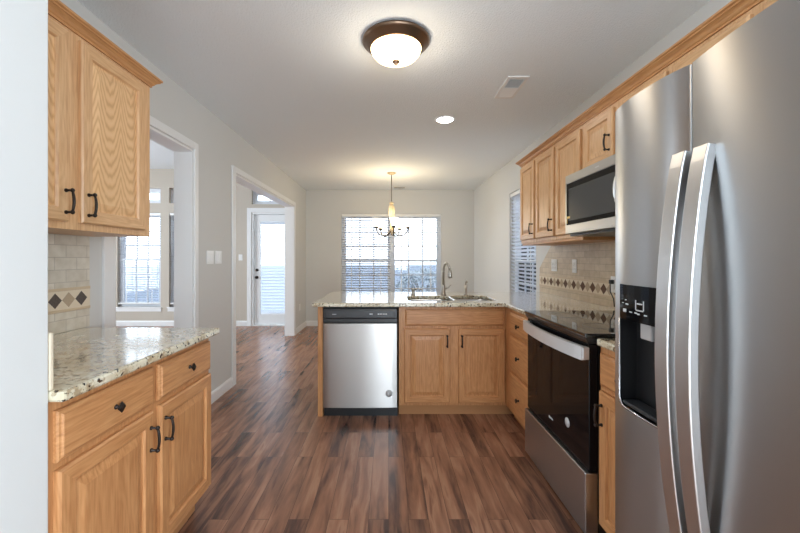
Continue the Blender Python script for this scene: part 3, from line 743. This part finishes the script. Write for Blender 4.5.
# left: wall plane XL, faces +X: rz=+90, local x -> +Y
t = thing('tile_backsplash', 'pale stone tile backsplash behind the left counter with dark diamond insets', 'backsplash', (XL+0.0005, 1.003, CT), PI/2)
Z1 = 1.394-CT; LW = 0.955
m = MB(); m.box(0, LW, -0.008, 0, 0.0005, Z1); m.obj('tile_field', TILE_L, t)
m = MB(); m.box(0, LW, -0.0105, -0.0082, 0.110, 0.200); bd = m.obj('accent_band', BAND, t)
m = MB(); m.box(0, LW, -0.014, -0.0084, 0.097, 0.111, 0.002); m.box(0, LW, -0.014, -0.0084, 0.199, 0.213, 0.002); m.obj('liner', BANDL, bd)
m = MB(); diamonds(m, 0.074, LW-0.03, 0.155, 0.036, 0.075, (1, 0), -0.0118); m.obj('inset', [DIAD, DIAL], bd)
m = MB(); m.box(0.0, 0.012, -0.664, -0.0085, 0.0005, 0.155, 0.003); m.obj('side_splash', BAND, t)
# right: wall plane XR, faces -X: rz=-90, local x -> -Y ; origin at far end y=4.0
t = thing('tile_backsplash', 'tan stone tile backsplash on the right wall behind the range', 'backsplash', (XR-0.0005, 4.0, CT), -PI/2)
Z1 = 1.424-CT; ZD = 1.11-CT
m = MB(); m.prism([(0.0, 0.0005), (2.36, 0.0005), (2.36, Z1), (0.30, Z1), (0.0, ZD+0.07)], 'y', -0.008, 0); m.obj('tile_field', TILE_R, t)
za, zb = 0.082, 0.172
m = MB(); m.box(0, 2.36, -0.0105, -0.0082, za, zb); bd = m.obj('accent_band', BAND, t)
m = MB(); m.box(0, 2.36, -0.014, -0.0084, za-0.012, za+0.001, 0.002); m.box(0, 2.36, -0.014, -0.0084, zb-0.001, zb+0.012, 0.002); m.obj('liner', BANDL, bd)
m = MB(); diamonds(m, 0.062, 2.32, (za+zb)/2, 0.041, 0.0755, (1, 0), -0.0118); m.obj('inset', [DIAB, DIAL], bd)

# outlets and switches
def plate(kind, label, loc, rz, gangs=1, style='outlet', cat='outlet', group=None):
    t = thing(kind, label, cat, loc, rz, group); w = 0.046*gangs+0.028
    m = MB(); m.box(-w/2, w/2, -0.006, 0, -0.058, 0.058, 0.002); m.obj('cover_plate', WHITE, t)
    for g in range(gangs):
        xc = (g-(gangs-1)/2)*0.046
        m = MB()
        if style == 'outlet':
            for zz in (-0.02, 0.02): m.lathe([(0.016, -0.0062), (0.016, -0.009), (0.0, -0.0092)], (xc, 0, zz), 18, 'y')
            m.obj('socket', WHITE, t)
        else:
            m.box(xc-0.017, xc+0.017, -0.010, -0.0062, -0.034, 0.034, 0.002); m.obj('rocker', WHITE, t)
    return t
yt = -0.009
plate('wall_outlet', 'double white outlet plate on the tan tile, farthest from the range', (XR-0.0095, 3.64, 1.215), -PI/2, 2)
plate('wall_outlet', 'single white outlet plate on the tan tile, nearer the range', (XR-0.0095, 3.245, 1.215), -PI/2, 1)
to = plate('wall_outlet', 'white outlet with a black plug on the tile just beside the refrigerator edge', (XR-0.015, 2.665, 1.095), -PI/2, 1)
m = MB(); m.box(-0.014, 0.014, -0.034, -0.0095, 0.004, 0.034, 0.004); m.tube([(0, -0.03, 0.006), (0.012, -0.036, -0.05), (0.028, -0.022, -0.10), (0.034, -0.02, -0.155)], 0.004, 8)
tag(m.obj('power_plug', BLACK, loc=None), 'black plug and cord in the outlet beside the refrigerator', 'plug')
po = bpy.data.objects['power_plug']; po.location = (XR-0.0155, 2.665, 1.095); po.rotation_euler = (0, 0, -PI/2)
plate('light_switch', 'white double switch plate on the grey left wall, nearer to the counter', (XL+0.0005, 3.295, 1.29), PI/2, 2, 'switch', 'switch')
plate('light_switch', 'white double switch plate on the grey left wall, nearer to the wide doorway', (XL+0.0005, 3.455, 1.29), PI/2, 2, 'switch', 'switch')
plate('light_switch', 'white wall switch beside the glass door in the far room', (-2.81, YB-0.0005, 1.30), 0, 1, 'switch', 'switch')
plate('wall_outlet', 'low white outlet on the left wall past the wide doorway', (XL+0.0005, 6.62, 0.42), PI/2, 1)

# ------------------------------------------------------------------ range (local x towards camera, front -y = -X)
RX = 0.945
t = thing('range', 'black glass electric range with stainless handle and drawer', 'range', (RX, 2.440, 0), -PI/2)
w = 0.757
m = MB(); m.box(0.003, w-0.003, 0.0, 0.655, 0.03, 0.925); m.obj('range_body', BLACK, t)
m = MB(); m.box(0.0, w, -0.062, 0.660, 0.926, 0.942, 0.003); ck = m.obj('cooktop', CTOP, t)
m = MB()
for bx, by, r in ((0.20, 0.12, 0.105), (0.56, 0.12, 0.085), (0.20, 0.44, 0.075), (0.56, 0.44, 0.105)):
    m = MB(); m.lathe([(r, 0.9421), (r, 0.9424), (r-0.003, 0.9424), (r-0.003, 0.9421)], (bx, by, 0), 40, cap=False); m.obj('burner_ring', DGREY, ck)
m = MB(); m.prism([(-0.046, 0.897), (-0.056, 0.915), (-0.056, 0.925), (-0.001, 0.925), (-0.001, 0.897)], 'x', 0.004, w-0.004); m.obj('front_strip', BLACK, t)
m = MB(); m.box(0.004, w-0.004, -0.042, -0.002, 0.318, 0.893, 0.004); od = m.obj('oven_door', BGLASS, t)
m = MB(); n = 14
pts = []
for i in range(n+1):
    u = i/n; pts.append((0.012+(w-0.024)*u, -0.064-0.030*math.sin(PI*u)**0.8, 0.851))
m.tube(pts, 0, sq=(0.020, 0.062, (0, 0, 1)))
m.box(0.008, 0.040, -0.070, -0.041, 0.823, 0.879, 0.003); m.box(w-0.040, w-0.004, -0.070, -0.041, 0.823, 0.879, 0.003); m.obj('handle', SSO, od)
m = MB(); m.prism([(0.325, 0.392), (0.334, 0.402), (0.345, 0.397), (0.362, 0.399), (0.378, 0.395), (0.380, 0.389), (0.352, 0.389), (0.336, 0.386)], 'y', -0.0428, -0.0421); m.obj('printed_mark', MARK, od)
m = MB(); m.lathe([(0.024, -0.0421), (0.024, -0.0429), (0, -0.0430)], (0.545, 0, 0.452), 24, 'y'); m.obj('round_sticker', BADGE, od)
m = MB(); m.box(0.004, w-0.004, -0.060, -0.002, 0.035, 0.312, 0.004); m.obj('warming_drawer', SSX, t)
m = MB()
for fx in (0.05, w-0.05):
    for fy in (0.06, 0.6): m = MB(); m.lathe([(0.018, 0.0), (0.018, 0.03)], (fx, fy, 0), 12); m.obj('foot', BLACK, t)

# microwave
t = thing('microwave', 'stainless over-range microwave with dark window under a short cabinet', 'microwave', (1.19, 2.466, 0), -PI/2)
w = 0.756
m = MB(); m.box(0.0, w, 0.0, XR-1.19-0.012, 1.44, 1.820, 0.002); m.obj('housing', GREY, t)
m = MB(); m.box(0.0, w, 0.004, 0.38, 1.425, 1.4395); m.obj('bottom_grille', BLACK, t)
m = MB(); m.box(0.0, w, -0.028, -0.001, 1.764, 1.818, 0.003); m.box(0.0, w, -0.028, -0.001, 1.440, 1.497, 0.003); m.box(0.0, 0.014, -0.027, -0.001, 1.497, 1.764); dd = m.obj('door_frame', SSX, t)
m = MB(); m.box(0.014, 0.640, -0.026, -0.001, 1.4975, 1.7635, 0.002); gw = m.obj('door_window', BGLASS, t)
m = MB(); m.loops(0.045, 0.590, 1.522, 1.728, [(0, 0.0262), (0.003, 0.0268), (0.004, 0.0268)]); m.obj('viewing_screen', plain('microwave_screen', srgb(62, 64, 66), 0.12), gw)
m = MB(); m.box(0.020, 0.026, -0.0272, -0.0266, 1.506, 1.552); m.box(0.026, 0.060, -0.0278, -0.0272, 1.538, 1.552); m.obj('corner_mark', YELLOW, gw)  # small yellow L-shaped mark at the lower corner of the glass
m = MB(); m.box(0.6405, w-0.001, -0.026, -0.001, 1.4975, 1.7635, 0.002); m.obj('keypad', BLACK, t)
m = MB(); m.tube([(0.612, -0.028, 1.52)]+[(0.612, -0.05-0.022*math.sin(PI*i/10), 1.53+0.19*i/10) for i in range(11)]+[(0.612, -0.028, 1.73)], 0.009, 12); m.obj('handle', SSH, dd)
m = MB(); m.box(0.355, 0.395, -0.0286, -0.0281, 1.788, 1.795); m.obj('printed_mark', MARK, dd)

# ------------------------------------------------------------------ refrigerator (local x towards camera, origin far front bottom)
FX = 0.82
t = thing('refrigerator', 'large stainless side-by-side refrigerator with ice dispenser at right', 'refrigerator', (FX, 1.284, 0), -PI/2)
w = 0.91
m = MB(); m.box(0.004, w-0.004, 0.0, XR-FX-0.02, 0.02, 1.765, 0.004); m.obj('cabinet_shell', GREY, t)
m = MB(); m.box(0.01, w-0.01, 0.03, 0.6, 0.0, 0.02); m.box(0.01, w-0.01, -0.03, -0.002, 0.02, 0.085); m.obj('base_grille', DGREY, t)
def fridge_door(x0, x1, hole=None):
    m = MB(); n = 22; T0, T1 = 0.044, 0.066
    def yy(x):
        u = (x-x0)/(x1-x0); return -(T0+(T1-T0)*(1-abs(2*u-1)**2.6))
    xs = [x0+(x1-x0)*0.5*(1-math.cos(PI*i/n)) for i in range(n+1)]
    if hole: xs = sorted(set([x for x in xs if min(abs(x-hole[0]), abs(x-hole[1])) > 0.006]+[hole[0], hole[1]]))
    zs = [0.09, 1.78] if not hole else [0.09, hole[2], hole[3], 1.78]
    cache = {}
    def V(x, z):
        k = (round(x, 5), z)
        if k not in cache: cache[k] = m.bm.verts.new((x, yy(x), z))
        return cache[k]
    for i in range(len(xs)-1):
        for j in range(len(zs)-1):
            if hole and hole[0]-1e-6 <= xs[i] and xs[i+1] <= hole[1]+1e-6 and j == 1: continue
            f = m._f([V(xs[i], zs[j]), V(xs[i+1], zs[j]), V(xs[i+1], zs[j+1]), V(xs[i], zs[j+1])]); f.smooth = True
    for z, flip in ((0.09, 0), (1.78, 1)):
        vs = [m.bm.verts.new((x, yy(x), z)) for x in xs]+[m.bm.verts.new((x1, -0.004, z)), m.bm.verts.new((x0, -0.004, z))]
        m._f(vs if flip else vs[::-1])
    for x in (x0, x1):
        m._f([m.bm.verts.new(p) for p in ((x, yy(x), 0.09), (x, yy(x), 1.78), (x, -0.004, 1.78), (x, -0.004, 0.09))])
    return m, yy
hole = (0.050, 0.262, 0.806, 1.197)
m, yy = fridge_door(0.0, 0.318, hole); fd = m.obj('freezer_door', SSF, t)
m, y2 = fridge_door(0.326, w); rd = m.obj('fridge_door', SSF, t)
# dispenser
hx0, hx1, hz0, hz1 = hole; yd = -0.004; zp = 1.085
m = MB()  # recess box (open front), rear deep into the door
def quad(*ps): m._f([m.bm.verts.new(p) for p in ps])
ya_, yb_ = yy(hx0), yy(hx1)
quad((hx0, yd, hz0), (hx1, yd, hz0), (hx1, yd, zp), (hx0, yd, zp))
quad((hx0, ya_, hz0), (hx0, yd, hz0), (hx0, yd, hz1), (hx0, ya_, hz1)); quad((hx1, yd, hz0), (hx1, yb_, hz0), (hx1, yb_, hz1), (hx1, yd, hz1))
quad((hx0, ya_, hz0), (hx1, yb_, hz0), (hx1, yd, hz0), (hx0, yd, hz0)); quad((hx0, yd, zp), (hx1, yd, zp), (hx1, yb_, zp), (hx0, ya_, zp))
ds = m.obj('dispenser', BLACK, fd)
m = MB(); xs = [hx0+(hx1-hx0)*i/10 for i in range(11)]
m.prism([(x, yy(x)-0.0012) for x in xs]+[(hx1, yd-0.002), (hx0, yd-0.002)], 'z', zp+0.001, hz1-0.001); pn = m.obj('control_panel', BGLASS, ds)
m = MB()
def bar(xa, xb, za, zb): m.box(xa, xb, yy((xa+xb)/2)-0.0028, yy((xa+xb)/2)-0.0014, za, zb)
gx = 0.160
bar(gx-0.019, gx-0.016, 1.124, 1.153); bar(gx+0.016, gx+0.019, 1.124, 1.153); bar(gx-0.016, gx+0.016, 1.121, 1.125); bar(gx-0.012, gx+0.012, 1.141, 1.145)
bar(0.092, 0.104, 1.134, 1.138); bar(0.070, 0.078, 1.137, 1.139); bar(0.088, 0.094, 1.147, 1.150)
bar(0.078, 0.093, 1.110, 1.120); bar(0.112, 0.124, 1.112, 1.115); bar(0.137, 0.147, 1.112, 1.116); bar(0.150, 0.160, 1.110, 1.114); bar(0.180, 0.192, 1.110, 1.114)
m.obj('printed_icon', MARK, pn)
m = MB(); m.box(0.135, 0.185, -0.050, -0.010, 1.035, 1.083, 0.004); m.obj('ice_chute', BADGE, ds)
m = MB(); m.box(hx0+0.012, hx1-0.012, -0.058, -0.008, hz0+0.004, hz0+0.016, 0.003); m.obj('drip_tray', DGREY, ds)
m = MB(); e = 0.006
m.tube([(hx0-0.001, yy(hx0)-0.001, zp), (hx0-0.001, yy(hx0)-0.001, hz0+0.02), (hx0+0.02, yy(hx0+0.02)-0.001, hz0-0.001)]+[(x, yy(x)-0.001, hz0-0.001) for x in xs[2:-1]]+[(hx1-0.01, yy(hx1-0.01)-0.001, hz0-0.001), (hx1+0.001, yy(hx1)-0.001, hz0+0.015), (hx1+0.001, yy(hx1)-0.001, zp)], 0.0032, 8)
m.obj('chrome_trim', CHROME, ds)
# handles: bowed vertical straps
def fhandle(par, xc, yb):
    m = MB(); n = 26; pts = []; z0, z1 = 0.535, 1.550
    for i in range(n+1):
        u = i/n; b = math.sin(PI*u)**0.8 if 0 < u < 1 else 0
        pts.append((xc, yb-0.014-0.046*b, z0+(z1-z0)*u))
    m.tube(pts, 0, sq=(0.045, 0.024, (0, -1, 0)))
    return m.obj('handle', SSH, par, bevel=0.003)
fhandle(fd, 0.322, yy(0.285)+0.003); fhandle(rd, 0.386, y2(0.36)+0.003)
m = MB(); m.box(0.3185, 0.3235, -0.045, -0.004, 0.09, 1.778, 0.001); m.obj('edge_glint', SSH, fd)  # bright strip added to stand for the reflection on the rounded door edge

# ------------------------------------------------------------------ ceiling fixtures
t = thing('ceiling_light', 'lit flush dome ceiling light with bronze pan in the kitchen', 'light', (0.044, 2.23, H))
m = MB(); m.lathe([(0.0, -0.0005), (0.185, -0.0005), (0.198, -0.006), (0.200, -0.016), (0.188, -0.028), (0.172, -0.036), (0.160, -0.052), (0.150, -0.056), (0.0, -0.056)], (0, 0, 0), 48, cap=False); m.obj('pan', PAN, t)
m = MB(); m.lathe([(0.150, -0.0565), (0.149, -0.062), (0.142, -0.080), (0.122, -0.102), (0.085, -0.119), (0.04, -0.127), (0.0, -0.128)], (0, 0, 0), 48, cap=False); m.obj('glass_bowl', LAMPG, t)
m = MB(); m.lathe([(0.0, -0.124), (0.022, -0.127), (0.024, -0.133), (0.012, -0.139), (0.012, -0.146), (0.007, -0.153), (0.0, -0.156)], (0, 0, 0), 20, cap=False); m.obj('finial', PAN, t)
t = thing('recessed_light', 'small round lit recessed light in the ceiling', 'light', (0.528, 3.51, H))
m = MB(); m.lathe([(0.090, -0.0005), (0.090, -0.005), (0.074, -0.006), (0.072, -0.002)], (0, 0, 0), 32, cap=False); m.obj('trim_ring', WHITE, t)
m = MB(); m.lathe([(0.0731, -0.0026), (0.0, -0.0028)], (0, 0, 0), 32); m.obj('lens', LAMPR, t)
t = thing('ceiling_vent', 'white rectangular louvred air vent in the kitchen ceiling', 'vent', (0.93, 2.85, H))
m = MB(); X, Y = 0.076, 0.18
m.box(-X, X, -Y, -Y+0.035, -0.008, -0.0005, 0.002); m.box(-X, X, Y-0.035, Y, -0.008, -0.0005, 0.002); m.box(-X, -X+0.022, -Y+0.035, Y-0.035, -0.008, -0.0005); m.box(X-0.022, X, -Y+0.035, Y-0.035, -0.008, -0.0005)
m.box(-X+0.022, X-0.022, -0.006, 0.006, -0.008, -0.0005)
m.obj('vent_frame', WHITE, t)
m = MB(); m.box(-X+0.022, X-0.022, -Y+0.035, Y-0.035, -0.0015, -0.0006); m.obj('duct_backing', plain('duct_dark', (0.03, 0.03, 0.03), 0.8), t)
m = MB()
for k in range(9):
    y = -Y+0.045+k*0.0155; m.tube([(-X+0.022, y, -0.0055), (X-0.022, y, -0.0055)], 0, sq=(0.0050, 0.001, (0, -0.95, 0.3)))
for k in range(9):
    y = 0.012+k*0.0155; m.tube([(-X+0.022, y, -0.0055), (X-0.022, y, -0.0055)], 0, sq=(0.0155, 0.001, (0, 0.25, 1)))
m.obj('louvres', WHITE, t)
t = thing('ceiling_vent', 'small flat white ceiling register near the back wall behind the chandelier', 'vent', (0.20, 6.86, H))
m = MB(); m.box(-0.11, 0.11, -0.06, 0.06, -0.007, -0.0005, 0.002)
m.obj('vent_frame', WHITE, t)
m = MB()
for k in range(7): m.box(-0.095, 0.095, -0.045+k*0.014, -0.041+k*0.014, -0.009, -0.0072)
m.obj('louvres', VENTD, t)

# chandelier
t = thing('chandelier', 'lit five-arm chandelier hanging in front of the dining window', 'chandelier', (0.045, 5.69, H))
m = MB(); m.lathe([(0.0, -0.0005), (0.068, -0.0005), (0.066, -0.010), (0.040, -0.024), (0.012, -0.032), (0.0, -0.034)], (0, 0, 0), 28, cap=False); m.obj('ceiling_plate', BRASS, t)
m = MB(); m.tube([(0, 0, -0.03), (0, 0, -0.46)], 0.006, 10); m.obj('rod', GUN, t)
m = MB(); m.lathe([(0.0, -0.43), (0.012, -0.44), (0.034, -0.455), (0.038, -0.470), (0.014, -0.480), (0.012, -0.78), (0.022, -0.81), (0.030, -0.85), (0.024, -0.89), (0.012, -0.92), (0.016, -0.94), (0.0, -0.955)], (0, 0, 0), 24, cap=False); m.obj('column', BRASS, t)
m = MB(); m.lathe([(0.030, -0.485), (0.044, -0.52), (0.048, -0.58), (0.042, -0.66), (0.028, -0.695)], (0, 0, 0), 24, cap=False); m.obj('column_glass', ICE, t)
for k in range(5):
    a = -PI/2+2*PI*k/5+0.12; dx, dy = math.cos(a), math.sin(a); R = 0.25
    pr = [(0.02, -0.87), (0.07, -0.935), (0.13, -0.955), (0.20, -0.94), (0.240, -0.89), (R, -0.845)]
    pp = []
    for i in range(len(pr)-1):
        for j in range(4):
            u = j/4; p0 = pr[max(i-1, 0)]; p1 = pr[i]; p2 = pr[i+1]; p3 = pr[min(i+2, len(pr)-1)]
            q = [0.5*((2*p1[c])+(-p0[c]+p2[c])*u+(2*p0[c]-5*p1[c]+4*p2[c]-p3[c])*u*u+(-p0[c]+3*p1[c]-3*p2[c]+p3[c])*u**3) for c in (0, 1)]
            pp.append((q[0]*dx, q[0]*dy, q[1]))
    pp.append((R*dx, R*dy, -0.845))
    m = MB(); m.tube(pp, 0.0095, 8); m.lathe([(0.0, -0.855), (0.026, -0.850), (0.032, -0.830), (0.014, -0.815), (0.0, -0.815)], (R*dx, R*dy, 0), 16, cap=False); arm = m.obj('arm', GUN, t)
    m = MB(); m.lathe([(0.022, -0.825), (0.034, -0.812), (0.045, -0.780), (0.052, -0.740), (0.066, -0.705), (0.064, -0.705), (0.050, -0.740), (0.043, -0.780), (0.032, -0.810), (0.020, -0.822)], (R*dx, R*dy, 0), 24, cap=False); m.obj('shade', LAMPC, arm)
point('chandelier_glow', (0.045, 5.69, H-0.68), 20, (1.0, 0.82, 0.54), 0.2)
point('dome_glow', (0.044, 2.23, H-0.24), 3.5, (1.0, 0.92, 0.80), 0.12)

# ------------------------------------------------------------------ outside
mb = MB(); mb.box(-60, 60, YB+0.2, 90, -0.45, -0.3); mb.box(XR+0.2, 60, -20, YB+0.2, -0.45, -0.3); o = mb.obj('lawn', LAWN); struct(o)
def shrub(label, x, y, r, h, group=None):
    t = thing('shrub', label, 'shrub', (x, y, -0.3), 0, group)
    m = MB()
    for k in range(6):
        a = random.uniform(0, 2*PI); m.tube([(0, 0, 0), (0.2*r*math.cos(a), 0.2*r*math.sin(a), h*.4), (0.5*r*math.cos(a), 0.5*r*math.sin(a), h*.75)], [0.03, 0.02, 0.008], 6)
    m.obj('stems', BARK, t)
    m = MB()
    for k in range(900):
        a = random.uniform(0, 2*PI); u = random.uniform(-1, 1); q = random.uniform(.55, 1)**.5
        c = Vector((r*q*math.sqrt(1-u*u)*math.cos(a), r*q*math.sqrt(1-u*u)*math.sin(a), h*.55+h*.45*q*u))
        d1 = Vector((random.gauss(0, 1), random.gauss(0, 1), random.gauss(0, 1))).normalized(); d2 = d1.orthogonal().normalized(); s = 0.055
        m._f([m.bm.verts.new(c+p) for p in (d1*s*1.6, d2*s*.7, -d1*s*1.6, -d2*s*.7)])
    m.obj('foliage', LEAF, t)
shrub('rounded pale shrub outside, seen through the right half of the dining window', 1.1, 12.0, 0.9, 1.25)
shrub('low pale shrub outside beside the bigger round shrub', 2.7, 12.6, 0.8, 1.2)
shrub('bushy shrub outside the right wall window', 4.6, 6.6, 0.9, 1.3)
